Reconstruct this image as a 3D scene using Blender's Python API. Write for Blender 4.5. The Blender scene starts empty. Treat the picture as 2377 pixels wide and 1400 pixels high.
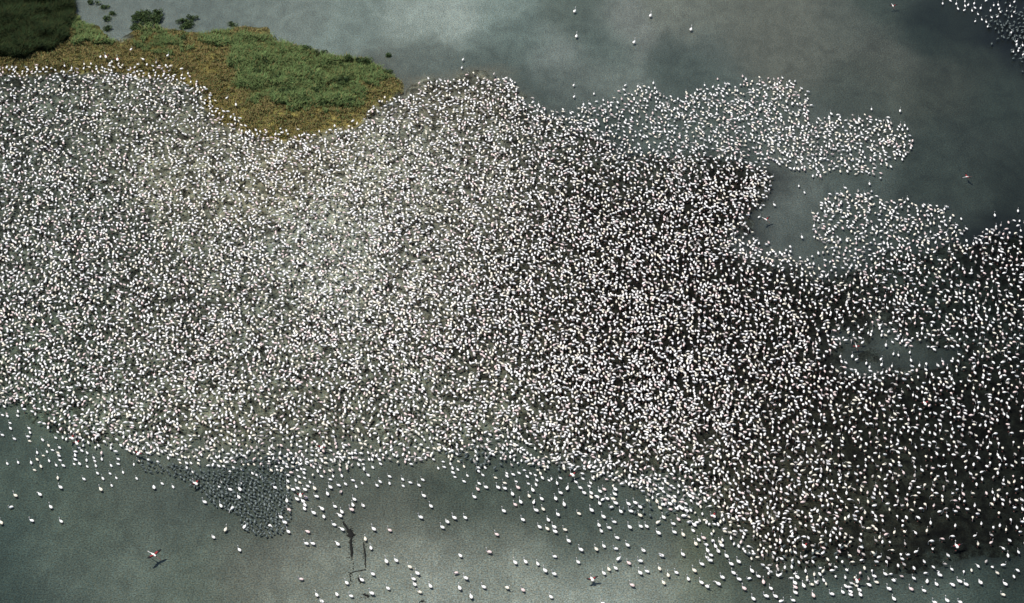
import bpy, math, random
import numpy as np
R = math.radians
rng = np.random.default_rng(7)
random.seed(7)
scene = bpy.context.scene
col = scene.collection

# ------------------------------------------------------------------ camera, sky, sun, exposure
CAM_H, PITCH = 163.0, R(35.0)
TANH = 0.2085                       # tangent of half the horizontal field of view
PW, PH = 2377.0, 1400.0
cam_d = bpy.data.cameras.new('camera')
cam = bpy.data.objects.new('camera', cam_d)
col.objects.link(cam)
cam.location = (0, 0, CAM_H)
cam.rotation_euler = (math.pi / 2 - PITCH, 0, 0)
cam_d.sensor_width = 36
cam_d.lens = 18 / TANH
cam_d.clip_start = 1
cam_d.clip_end = 20000
scene.camera = cam

SUN_EL = R(66)
SUN_AZ = math.atan2(-0.86, 0.30)    # measured from +Y towards +X: the sun stands on the left, a little beyond
w = bpy.data.worlds.new('World')
scene.world = w
w.use_nodes = True
nt = w.node_tree
bg = nt.nodes['Background']
sky = nt.nodes.new('ShaderNodeTexSky')
sky.sky_type = 'NISHITA'
sky.sun_disc = False
sky.sun_elevation = SUN_EL
sky.sun_rotation = SUN_AZ
nt.links.new(sky.outputs[0], bg.inputs['Color'])
bg.inputs['Strength'].default_value = 0.085
sd = bpy.data.lights.new('sun', 'SUN')
sd.energy = 4.2
sd.angle = R(0.5)
sd.color = (1.0, 0.96, 0.89)
sun = bpy.data.objects.new('sun', sd)
col.objects.link(sun)
sun_dir = np.array([math.sin(SUN_AZ) * math.cos(SUN_EL), math.cos(SUN_AZ) * math.cos(SUN_EL), math.sin(SUN_EL)])
from mathutils import Vector
sun.rotation_euler = Vector(sun_dir).to_track_quat('Z', 'Y').to_euler()
sun.location = (-80, 240, 90)
scene.view_settings.view_transform = 'Standard'
scene.view_settings.look = 'None'
scene.view_settings.gamma = 1
scene.view_settings.exposure = 0.45
scene.cycles.max_bounces = 6

# ------------------------------------------------------------------ helpers
def ground(px, py, z=0.0):
    """Where the line of sight through a point of the photograph (2377 x 1400) meets the level z."""
    px = np.asarray(px, float); py = np.asarray(py, float)
    u = (px - PW / 2) / (PW / 2) * TANH
    v = -(py - PH / 2) / (PW / 2) * TANH
    c, s = math.cos(PITCH), math.sin(PITCH)
    dx, dy, dz = u, c + v * s, -s + v * c
    t = (z - CAM_H) / dz
    return dx * t, dy * t

def gpoly(pts, z=0.0):
    p = np.array(pts, float)
    x, y = ground(p[:, 0], p[:, 1], z)
    return np.stack([x, y], 1)

def inside(poly, x, y):
    n = len(poly); r = np.zeros(np.shape(x), bool)
    for i in range(n):
        x0, y0 = poly[i]; x1, y1 = poly[(i + 1) % n]
        if y0 == y1: continue
        c = ((y0 > y) != (y1 > y)) & (x < (x1 - x0) * (y - y0) / (y1 - y0) + x0)
        r ^= c
    return r

def sdf(poly, x, y):
    d = np.full(np.shape(x), 1e9)
    n = len(poly)
    for i in range(n):
        a = poly[i]; b = poly[(i + 1) % n]
        ab = b - a; L = ab @ ab + 1e-9
        t = np.clip(((x - a[0]) * ab[0] + (y - a[1]) * ab[1]) / L, 0, 1)
        d = np.minimum(d, (x - a[0] - t * ab[0]) ** 2 + (y - a[1] - t * ab[1]) ** 2)
    return np.where(inside(poly, x, y), 1, -1) * np.sqrt(d)

def vnoise(x, y, seed):
    g = np.random.default_rng(seed).random((256, 256))
    xi = np.floor(x).astype(int); yi = np.floor(y).astype(int)
    fx = x - xi; fy = y - yi
    fx = fx * fx * (3 - 2 * fx); fy = fy * fy * (3 - 2 * fy)
    a = g[xi % 256, yi % 256]; b = g[(xi + 1) % 256, yi % 256]
    c = g[xi % 256, (yi + 1) % 256]; d = g[(xi + 1) % 256, (yi + 1) % 256]
    return (a * (1 - fx) + b * fx) * (1 - fy) + (c * (1 - fx) + d * fx) * fy - 0.5

def fbm(x, y, sc, seed, oct=4):
    r = 0; a = 1.0
    for o in range(oct):
        r = r + a * vnoise(x * sc + 31 * o, y * sc + 17 * o, seed + o); sc *= 2.03; a *= 0.5
    return r

def smooth(a, b, x):
    t = np.clip((x - a) / (b - a), 0, 1)
    return t * t * (3 - 2 * t)

def lin(c):
    c = np.asarray(c, float) / 255
    return np.where(c <= 0.04045, c / 12.92, ((c + 0.055) / 1.055) ** 2.4)

def field(pts, x, y, sx, sy):
    """Smooth blend over the ground of values known at some places: pts = [(photo x, photo y, value...)]."""
    p = np.array(pts, float)
    gx, gy = ground(p[:, 0], p[:, 1])
    num = 0; den = 0
    for k in range(len(p)):
        q = ((x - gx[k]) / sx) ** 2 + ((y - gy[k]) / sy) ** 2
        ww = np.exp(-0.5 * q) + 2e-3 * np.exp(-0.5 * q / 9) + 1e-6 / (1 + q)
        num = num + ww[..., None] * p[k, 2:]; den = den + ww
    return num / den[..., None]

def mesh_np(name, verts, loops, totals, mats, midx=None, smoothf=True):
    me = bpy.data.meshes.new(name)
    verts = np.asarray(verts, np.float32); loops = np.asarray(loops, np.int32); totals = np.asarray(totals, np.int32)
    me.vertices.add(len(verts)); me.vertices.foreach_set('co', verts.ravel())
    me.loops.add(len(loops)); me.loops.foreach_set('vertex_index', loops)
    me.polygons.add(len(totals))
    starts = np.concatenate([[0], np.cumsum(totals)[:-1]]).astype(np.int32)
    me.polygons.foreach_set('loop_start', starts)
    if smoothf: me.polygons.foreach_set('use_smooth', np.ones(len(totals), bool))
    for m in mats: me.materials.append(m)
    if midx is not None: me.polygons.foreach_set('material_index', np.asarray(midx, np.int32))
    me.update(calc_edges=True)
    me.validate()
    return me

def obj(name, me, label=None, cat=None, kind=None, group=None, loc=(0, 0, 0), rotz=0.0, scale=1.0, parent=None):
    o = bpy.data.objects.new(name, me)
    col.objects.link(o)
    o.location = loc; o.rotation_euler = (0, 0, rotz); o.scale = (scale,) * 3
    if parent: o.parent = parent
    if label: o['label'] = label
    if cat: o['category'] = cat
    if kind: o['kind'] = kind
    if group: o['group'] = group
    return o

class G:
    """Collects polygons: vertices, faces, material numbers."""
    def __init__(s): s.v = []; s.f = []; s.m = []
    def add(s, v, f, m):
        o = len(s.v); s.v += [tuple(p) for p in v]; s.f += [tuple(i + o for i in q) for q in f]
        s.m += m if isinstance(m, list) else [m] * len(f)
    def arrays(s):
        return (np.array(s.v, float), np.array([i for q in s.f for i in q], int), np.array([len(q) for q in s.f], int), np.array(s.m, int))
    def mesh(s, name, mats, smoothf=True): return mesh_np(name, *s.arrays()[:3], mats, s.m, smoothf)

def loft(g, spine, n, mats, flip=None):
    """One continuous skin over rings (x, y, z, half width, half height) along a spine; mats[i] belongs to the band after ring i."""
    P = np.array([q[:3] for q in spine], float); k = len(P)
    T = np.gradient(P, axis=0); T /= np.linalg.norm(T, axis=1)[:, None] + 1e-9
    V = []
    for i in range(k):
        t = T[i]; side = np.cross((0, 0, 1), t) if abs(t[2]) < 0.93 else np.array([0, 1.0, 0]) - t * t[1]
        if np.linalg.norm(side) < 1e-3: side = np.array([0, 1.0, 0])
        side /= np.linalg.norm(side)
        if i and side @ ps < 0: side = -side
        ps = side
        up = np.cross(t, side)
        for j in range(n):
            a = 2 * math.pi * (j + 0.5) / n
            V.append(P[i] + side * math.cos(a) * spine[i][3] + up * math.sin(a) * spine[i][4])
    F = []; M = []
    for i in range(k - 1):
        for j in range(n):
            F.append((i * n + j, i * n + (j + 1) % n, (i + 1) * n + (j + 1) % n, (i + 1) * n + j)); M.append(mats[i])
    F.append(tuple(range(n))[::-1]); M.append(mats[0])
    F.append(tuple(range((k - 1) * n, k * n))); M.append(mats[k - 2])
    g.add(V, F, M)

# ------------------------------------------------------------------ materials
def new_mat(name):
    m = bpy.data.materials.new(name); m.use_nodes = True
    t = m.node_tree; b = t.nodes['Principled BSDF']
    return m, t, b

def N(t, typ, **kw):
    n = t.nodes.new(typ)
    for k, v in kw.items(): setattr(n, k, v)
    return n

def noise(t, scale, detail=3, rough=0.6, stretch=(1, 1, 1), dist=0.0):
    tc = N(t, 'ShaderNodeNewGeometry'); mp = N(t, 'ShaderNodeMapping'); mp.inputs['Scale'].default_value = stretch
    t.links.new(tc.outputs['Position'], mp.inputs['Vector'])
    n = N(t, 'ShaderNodeTexNoise'); n.inputs['Scale'].default_value = scale; n.inputs['Detail'].default_value = detail
    n.inputs['Roughness'].default_value = rough; n.inputs['Distortion'].default_value = dist
    t.links.new(mp.outputs[0], n.inputs['Vector'])
    return n.outputs['Fac']

def remap(t, fac, lo, hi, a=0.25, b=0.75):
    r = N(t, 'ShaderNodeMapRange'); r.inputs['From Min'].default_value = a; r.inputs['From Max'].default_value = b
    r.inputs['To Min'].default_value = lo; r.inputs['To Max'].default_value = hi; r.clamp = False
    t.links.new(fac, r.inputs['Value'])
    return r.outputs[0]

def math_node(t, op, a, b):
    n = N(t, 'ShaderNodeMath', operation=op)
    for i, q in enumerate((a, b)):
        if isinstance(q, (int, float)): n.inputs[i].default_value = q
        else: t.links.new(q, n.inputs[i])
    return n.outputs[0]

def scaled(t, colour, fac):
    n = N(t, 'ShaderNodeVectorMath', operation='SCALE')
    t.links.new(colour, n.inputs[0]); t.links.new(fac, n.inputs['Scale'])
    return n.outputs[0]

def mixc(t, fac, a, b):
    n = N(t, 'ShaderNodeMix', data_type='RGBA')
    if isinstance(fac, (int, float)): n.inputs[0].default_value = fac
    else: t.links.new(fac, n.inputs[0])
    for i, q in ((6, a), (7, b)):
        if isinstance(q, tuple): n.inputs[i].default_value = (*q, 1)
        else: t.links.new(q, n.inputs[i])
    return n.outputs[2]

def surface_mat(name, rough, bump, grain, mottle, streak, spec=0.5):
    m, t, b = new_mat(name)
    at = N(t, 'ShaderNodeAttribute'); at.attribute_name = 'sediment_shade'
    f1 = remap(t, noise(t, 5.5, 4, 0.9), 1 - grain, 1 + grain, 0.3, 0.7)      # fine silt grain
    f2 = remap(t, noise(t, 0.55, 5, 0.7, (1, 0.6, 1), 0.6), 1 - mottle, 1 + mottle, 0.3, 0.7)
    f3 = remap(t, noise(t, 0.10, 4, 0.6, (1, 0.45, 1), 1.2), 1 - streak, 1 + streak, 0.3, 0.7)
    f = math_node(t, 'MULTIPLY', math_node(t, 'MULTIPLY', f1, f2), f3)
    if name == 'wet_mud':
        f = math_node(t, 'MULTIPLY', f, remap(t, noise(t, 0.33, 5, 0.65, (1, 0.7, 1), 1.0), 1.12, 0.80, 0.44, 0.56))
        f = math_node(t, 'MULTIPLY', f, remap(t, noise(t, 0.85, 4, 0.6, (1, 0.7, 1), 0.8), 1.22, 0.52, 0.42, 0.58))
        f = math_node(t, 'MAXIMUM', f, 0.12)
    c = scaled(t, at.outputs['Color'], f)
    if name != 'wet_mud':          # flecks of scum drifting on the water
        c = scaled(t, c, math_node(t, 'ADD', 1.0, math_node(t, 'MULTIPLY', math_node(t, 'MAXIMUM', remap(t, noise(t, 1.5, 7, 0.8, (1, .7, 1), .4), 0, 1, 0.58, 0.74), 0.0), 0.55)))
    # grains of differing hue
    hue = remap(t, noise(t, 3.9, 1, 0.7), 0, 1, 0.35, 0.65)
    tint = mixc(t, hue, (1.08, 0.98, 0.88), (0.92, 1.02, 1.10))
    mul = N(t, 'ShaderNodeMix', data_type='RGBA', blend_type='MULTIPLY'); mul.inputs[0].default_value = 1
    t.links.new(c, mul.inputs[6]); t.links.new(tint, mul.inputs[7])
    t.links.new(mul.outputs[2], b.inputs['Base Color'])
    b.inputs['Roughness'].default_value = rough
    b.inputs['Specular IOR Level'].default_value = spec
    bp = N(t, 'ShaderNodeBump'); bp.inputs['Strength'].default_value = bump; bp.inputs['Distance'].default_value = 0.08
    t.links.new(noise(t, 3.2, 4, 0.7), bp.inputs['Height'])
    t.links.new(bp.outputs[0], b.inputs['Normal'])
    return m

M_WATER = surface_mat('turbid_shallow_water', 0.38, 0.12, 1.15, 0.24, 0.12, 0.15)
M_MUD = surface_mat('wet_mud', 0.75, 0.8, 1.2, 0.42, 0.22, 0.05)

def plain(name, c, rough=0.7, var=0.12, scale=9.0, trans=0.0):
    m, t, b = new_mat(name)
    f = remap(t, noise(t, scale, 2), 1 - var, 1 + var, 0.3, 0.7)
    rgb = N(t, 'ShaderNodeRGB'); rgb.outputs[0].default_value = (*c, 1)
    t.links.new(scaled(t, rgb.outputs[0], f), b.inputs['Base Color'])
    b.inputs['Roughness'].default_value = rough
    b.inputs['Specular IOR Level'].default_value = 0.12
    return m

M_WHITE = plain('white_plumage', (0.80, 0.775, 0.74), 0.75, 0.05)
M_CREAM = plain('cream_plumage', (0.74, 0.68, 0.56), 0.75, 0.06)
M_PINK = plain('pale_pink_plumage', (0.70, 0.56, 0.53), 0.75, 0.08)
M_NECK = plain('neck_plumage', (0.56, 0.54, 0.52), 0.75, 0.05)
M_BLACK = plain('black_flight_feathers', (0.012, 0.011, 0.012), 0.5)
M_RED = plain('crimson_wing_coverts', (0.24, 0.03, 0.03), 0.65, 0.2)
M_LEG = plain('dull_pink_legs', (0.20, 0.085, 0.075), 0.5)
M_BILL = plain('dark_bill', (0.045, 0.016, 0.018), 0.35)
M_GREY = plain('grey_down', (0.090, 0.108, 0.104), 0.9, 0.45, 7)
M_GREYD = plain('dark_grey_down', (0.06, 0.075, 0.075), 0.9, 0.25, 14)
M_DULL = plain('greyish_plumage', (0.40, 0.365, 0.34), 0.8, 0.12)
BIRD_MATS = [M_WHITE, M_CREAM, M_PINK, M_NECK, M_BLACK, M_RED, M_LEG, M_BILL, M_DULL]
WHT, CRM, PNK, NCK, BLK, RED, LEG, BIL, DUL = range(9)

# ------------------------------------------------------------------ outlines on the ground (traced on the photograph, laid on the ground)
COLONY = [(-260,150),(0,152),(60,155),(130,160),(200,165),(240,152),(330,148),(390,158),(425,172),(470,203),(500,238),(530,268),(575,298),(640,310),(720,312),(790,302),(830,287),(860,250),(900,237),(950,212),(1000,187),(1060,182),(1110,180),(1170,177),(1200,190),(1215,222),(1250,248),(1275,262),(1310,247),(1360,232),(1420,226),(1470,197),(1510,207),(1560,228),(1620,207),(1680,192),(1740,183),(1800,172),(1848,182),(1875,215),(1888,247),(1872,277),(1885,292),(1925,268),(1985,262),(2060,266),(2095,287),(2112,312),(2110,350),(2080,360),(2040,390),(1960,390),(1900,402),(1850,387),(1800,367),(1740,362),(1700,365),(1750,380),(1785,397),(1790,440),(1765,460),(1740,490),(1745,530),(1770,560),(1830,575),(1890,602),(1935,598),(1890,555),(1885,512),(1910,455),(1960,438),(2010,447),(2050,457),(2130,462),(2200,482),(2230,522),(2242,552),(2262,542),(2320,512),(2377,502),(2640,480),(2640,1352),(2377,1338),(2250,1334),(2190,1324),(2120,1326),(2060,1336),(1990,1346),(1900,1350),(1830,1344),(1765,1306),(1700,1260),(1650,1226),(1600,1192),(1560,1168),(1500,1138),(1420,1112),(1340,1088),(1250,1070),(1150,1064),(1090,1046),(1000,1056),(950,1060),(880,1064),(800,1080),(720,1086),(650,1086),(560,1074),(480,1070),(400,1056),(340,1046),(250,1036),(200,1022),(130,1000),(60,960),(0,935),(-260,890)]
LAGOON = [(1905,838),(1950,800),(2000,782),(2035,762),(2070,782),(2110,798),(2170,806),(2235,800),(2240,815),(2170,832),(2120,846),(2075,852),(2000,852),(1945,846)]
MUD = [(-420,130),(0,140),(240,140),(400,150),(470,190),(530,260),(640,305),(790,298),(860,240),(950,205),(1000,180),(1110,172),(1180,172),(1212,200),(1235,240),(1290,290),(1400,325),(1500,342),(1620,362),(1730,374),(1785,393),(1800,430),(1775,465),(1738,500),(1752,540),(1790,572),(1880,605),(1950,600),(2040,585),(2120,570),(2200,575),(2290,560),(2377,540),(2800,520),(2800,1355),(2377,1335),(2250,1330),(2150,1322),(2050,1326),(1950,1330),(1850,1312),(1780,1280),(1700,1225),(1620,1172),(1540,1135),(1440,1098),(1340,1072),(1250,1060),(1150,1056),(1090,1036),(1000,1046),(900,1040),(800,1045),(700,1045),(600,1035),(500,1030),(400,1030),(300,1022),(200,1003),(120,975),(50,935),(-40,890),(-420,840)]
BANK = [(-420,-140),(165,-140),(172,20),(200,48),(235,58),(268,95),(290,95),(300,70),(345,60),(400,65),(440,72),(480,70),(510,60),(560,55),(610,65),(650,88),(700,108),(760,128),(800,138),(850,133),(885,155),(928,172),(945,200),(935,222),(880,255),(830,300),(720,330),(600,330),(520,290),(460,220),(400,185),(250,175),(0,175),(-420,175)]
MARSH = [(-420,-140),(168,-140),(172,20),(166,60),(150,100),(112,124),(40,140),(-420,148)]
GREEN = [[(490,95),(560,78),(640,88),(700,112),(770,133),(850,132),(885,155),(927,174),(900,197),(830,200),(845,238),(760,268),(650,252),(580,212),(525,155)],
         [(285,55),(345,22),(385,48),(372,78),(310,78)], [(300,100),(400,88),(430,120),(330,138)], [(175,55),(240,55),(262,92),(175,102)], [(400,40),(462,35),(450,60),(405,66)], [(468,80),(520,60),(535,85),(480,100)]]
CRECHE = [(318,1066),(400,1078),(470,1088),(560,1090),(600,1078),(660,1090),(672,1130),(676,1200),(660,1235),(617,1247),(572,1228),(553,1195),(500,1172),(468,1138),(430,1116),(380,1096),(335,1092)]
colony_g, lagoon_g, mud_g, bank_g, marsh_g, creche_g = map(gpoly, (COLONY, LAGOON, MUD, BANK, MARSH, CRECHE))
green_g = [gpoly(p) for p in GREEN]

# colours of the water (silt, algae, and vignette darkening painted in at the right), as seen in the photograph
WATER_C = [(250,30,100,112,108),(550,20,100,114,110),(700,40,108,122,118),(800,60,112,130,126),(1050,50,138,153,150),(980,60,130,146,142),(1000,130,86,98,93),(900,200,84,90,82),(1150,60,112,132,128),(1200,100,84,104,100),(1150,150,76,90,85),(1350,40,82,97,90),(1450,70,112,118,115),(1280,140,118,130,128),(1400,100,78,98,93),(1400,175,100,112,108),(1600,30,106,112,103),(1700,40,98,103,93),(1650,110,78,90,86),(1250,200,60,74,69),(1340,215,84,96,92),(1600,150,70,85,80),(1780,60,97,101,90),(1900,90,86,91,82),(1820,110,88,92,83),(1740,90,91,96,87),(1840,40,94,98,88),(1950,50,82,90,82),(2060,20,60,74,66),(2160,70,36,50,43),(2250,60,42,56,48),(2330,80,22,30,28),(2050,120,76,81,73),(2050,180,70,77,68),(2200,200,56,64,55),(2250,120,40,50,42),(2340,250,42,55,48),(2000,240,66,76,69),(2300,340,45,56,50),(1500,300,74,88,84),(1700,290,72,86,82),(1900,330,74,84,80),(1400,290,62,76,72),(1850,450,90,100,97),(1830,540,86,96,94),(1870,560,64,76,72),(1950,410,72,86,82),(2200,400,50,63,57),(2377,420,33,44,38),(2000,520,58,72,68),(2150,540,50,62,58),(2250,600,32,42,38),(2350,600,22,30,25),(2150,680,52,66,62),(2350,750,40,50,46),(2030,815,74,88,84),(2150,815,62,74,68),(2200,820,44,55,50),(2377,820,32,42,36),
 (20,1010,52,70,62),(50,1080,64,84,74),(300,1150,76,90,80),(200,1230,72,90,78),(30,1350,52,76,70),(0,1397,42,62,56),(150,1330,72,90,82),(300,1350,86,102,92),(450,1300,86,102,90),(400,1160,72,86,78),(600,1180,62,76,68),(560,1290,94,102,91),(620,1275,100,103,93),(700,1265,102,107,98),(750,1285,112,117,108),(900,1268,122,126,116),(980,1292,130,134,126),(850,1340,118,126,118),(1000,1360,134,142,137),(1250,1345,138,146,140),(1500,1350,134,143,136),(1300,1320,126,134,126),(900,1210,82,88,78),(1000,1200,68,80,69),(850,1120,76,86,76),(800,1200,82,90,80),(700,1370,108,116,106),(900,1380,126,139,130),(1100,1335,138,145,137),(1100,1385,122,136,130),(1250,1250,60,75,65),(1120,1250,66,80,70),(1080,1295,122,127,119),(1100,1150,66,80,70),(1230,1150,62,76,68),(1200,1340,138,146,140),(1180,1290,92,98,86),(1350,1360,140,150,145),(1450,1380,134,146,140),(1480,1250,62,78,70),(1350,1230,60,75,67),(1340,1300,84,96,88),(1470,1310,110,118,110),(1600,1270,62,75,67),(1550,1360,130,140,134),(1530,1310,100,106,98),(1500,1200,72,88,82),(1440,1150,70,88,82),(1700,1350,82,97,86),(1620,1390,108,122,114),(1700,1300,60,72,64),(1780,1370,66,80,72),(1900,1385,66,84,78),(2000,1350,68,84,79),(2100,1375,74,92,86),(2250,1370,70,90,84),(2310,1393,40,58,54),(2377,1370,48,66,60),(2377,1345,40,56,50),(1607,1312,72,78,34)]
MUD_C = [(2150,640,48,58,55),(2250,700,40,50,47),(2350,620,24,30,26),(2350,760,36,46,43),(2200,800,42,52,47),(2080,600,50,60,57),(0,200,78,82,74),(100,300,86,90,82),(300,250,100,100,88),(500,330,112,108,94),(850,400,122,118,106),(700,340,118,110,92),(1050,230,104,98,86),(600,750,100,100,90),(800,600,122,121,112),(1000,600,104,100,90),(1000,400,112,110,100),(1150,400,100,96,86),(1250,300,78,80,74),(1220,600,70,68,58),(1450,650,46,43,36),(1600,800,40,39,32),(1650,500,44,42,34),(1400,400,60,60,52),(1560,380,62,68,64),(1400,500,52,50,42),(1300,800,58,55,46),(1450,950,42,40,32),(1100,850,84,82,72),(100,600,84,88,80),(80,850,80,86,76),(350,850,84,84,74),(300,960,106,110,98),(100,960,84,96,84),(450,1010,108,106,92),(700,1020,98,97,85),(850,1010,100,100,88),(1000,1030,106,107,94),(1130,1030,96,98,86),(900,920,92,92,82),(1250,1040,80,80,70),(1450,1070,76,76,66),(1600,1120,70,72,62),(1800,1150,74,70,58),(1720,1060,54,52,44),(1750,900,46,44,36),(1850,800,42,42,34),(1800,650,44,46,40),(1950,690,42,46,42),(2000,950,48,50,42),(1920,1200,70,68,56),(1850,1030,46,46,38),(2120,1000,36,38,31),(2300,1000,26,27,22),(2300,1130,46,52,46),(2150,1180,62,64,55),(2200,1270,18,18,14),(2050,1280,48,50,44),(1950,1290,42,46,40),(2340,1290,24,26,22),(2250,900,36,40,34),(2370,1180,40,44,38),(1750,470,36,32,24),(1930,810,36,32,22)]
BANK_C = [(560,70,118,108,66),(620,75,112,106,66),(300,110,104,100,56),(420,110,106,98,54),(200,70,96,92,50),(240,100,98,94,52),(750,150,88,96,56),(650,200,76,86,50),(850,250,116,108,60),(700,290,120,110,60),(550,250,116,104,56),(480,190,114,102,54),(920,205,108,104,62),(100,140,100,88,46),(300,140,108,94,50),(80,60,34,40,22),(-100,40,30,36,20),(140,90,52,54,28),(600,130,94,100,56),(800,160,90,96,54),(780,280,112,100,54)]

# ------------------------------------------------------------------ the water and the ground
def axis(lo, hi, step, far):
    core = np.arange(lo, hi + 1e-6, step)
    out = np.array([3, 10, 30, 80, 200, 500, 1200, 3000, 8000.0]); out = out[out < far]
    return np.concatenate([lo - out[::-1], core, hi + out])
GX, GY = axis(-112, 112, 0.55, 9000), axis(150, 350, 0.6, 9000)
X, Y = np.meshgrid(GX, GY, indexing='ij')
def grid_mesh(name, Z, colour, mat):
    nx, ny = X.shape
    idx = np.arange(nx * ny).reshape(nx, ny)
    q = np.stack([idx[:-1, :-1], idx[1:, :-1], idx[1:, 1:], idx[:-1, 1:]], -1).reshape(-1)
    me = mesh_np(name, np.stack([X, Y, Z], -1).reshape(-1, 3), q, np.full(len(q) // 4, 4), [mat])
    a = me.attributes.new('sediment_shade', 'FLOAT_COLOR', 'POINT')
    rgba = np.concatenate([colour.reshape(-1, 3), np.ones((nx * ny, 1))], 1).astype(np.float32)
    a.data.foreach_set('color', rgba.ravel())
    return me
warp_x = 2.2 * fbm(X, Y, 0.16, 40); warp_y = 3.6 * fbm(X, Y, 0.16, 60)
Xc, Yc = np.clip(X, -90, 90) + warp_x, np.clip(Y, 160, 335) + warp_y
WSCALE, MSCALE, BSCALE = 0.56, 0.76, 0.55          # reflectance for a given shown colour
def greyer(c, k):
    return c * (1 - k) + c.mean(-1, keepdims=True) * k
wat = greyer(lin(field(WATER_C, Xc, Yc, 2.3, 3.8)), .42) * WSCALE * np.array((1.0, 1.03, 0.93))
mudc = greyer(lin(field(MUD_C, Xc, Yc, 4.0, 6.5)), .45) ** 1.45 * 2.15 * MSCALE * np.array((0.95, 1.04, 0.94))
bankc = lin(field(BANK_C, Xc, Yc, 3.0, 5.0)) * BSCALE
def shore_blend(pts, soft, fac):
    k = smooth(-soft, soft, sdf(gpoly(pts), Xc, Yc) + 1.5 * fbm(X, Y, .3, 131))[..., None]
    return 1 + (fac - 1) * k
wat = wat * shore_blend([(2040,-60),(2080,40),(2130,64),(2200,86),(2260,100),(2300,118),(2377,140),(2640,190),(2640,-60)], 1.6, .62)      # deeper channel
wat = wat * shore_blend([(540,1262),(700,1243),(820,1222),(930,1236),(1050,1272),(1200,1292),(1330,1302),(1480,1312),(1560,1328),(1650,1352),(1720,1375),(1800,1430),(1500,1470),(480,1470),(560,1330)], 2.0, 1.06)   # pale silt shelf
s_mud = np.minimum(sdf(mud_g, Xc, Yc), -sdf(lagoon_g, Xc, Yc) + 1.0); s_bank = sdf(bank_g, X + .45 * warp_x, Y + .45 * warp_y)
rough1 = fbm(X, Y, 0.5, 80)
edge = s_mud + 4.5 * fbm(X, Y, 0.11, 171) + 2.0 * fbm(X, Y, 0.45, 175)
seen = (smooth(-3.8, 1.5, edge) * 0.72)[..., None]            # mud showing through the thinning water
wat0 = wat
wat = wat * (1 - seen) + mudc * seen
wetk = ((1 - smooth(-1.5, 5.0, edge)) * 0.55)[..., None]      # film of water over the rim of the mud
mudc = mudc * (1 - wetk) + wat0 * wetk
h = -0.45 + 0.62 * smooth(-3.0, 2.6, edge) + 0.07 * rough1 * smooth(-1, 2, s_mud)
hb = -0.45 + 0.75 * smooth(-1.2, 1.5, s_bank + 1.3 * fbm(X, Y, 0.45, 95)) + 0.25 * smooth(1, 6, s_bank) + 0.12 * rough1
h = np.maximum(h, hb)
wb = smooth(-0.4, 1.0, s_bank + 1.6 * fbm(X, Y, 0.4, 99))[..., None]
gcol = mudc * (1 - wb) + bankc * wb
far_mask = (np.abs(X) > 200) | (Y < 60) | (Y > 440)
h = np.where(far_mask, -0.45, h)
obj('ground', grid_mesh('ground', h, gcol, M_MUD), 'grey brown wet mud flat and ochre bank at the lake edge', 'ground', 'structure')
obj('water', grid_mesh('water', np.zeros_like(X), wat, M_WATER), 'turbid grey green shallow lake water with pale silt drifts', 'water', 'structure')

def sample(A, x, y):
    i = np.clip(np.searchsorted(GX, x) - 1, 0, len(GX) - 2); j = np.clip(np.searchsorted(GY, y) - 1, 0, len(GY) - 2)
    fx = (x - GX[i]) / (GX[i + 1] - GX[i]); fy = (y - GY[j]) / (GY[j + 1] - GY[j])
    return (A[i, j] * (1 - fx) + A[i + 1, j] * fx) * (1 - fy) + (A[i, j + 1] * (1 - fx) + A[i + 1, j + 1] * fx) * fy

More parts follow.
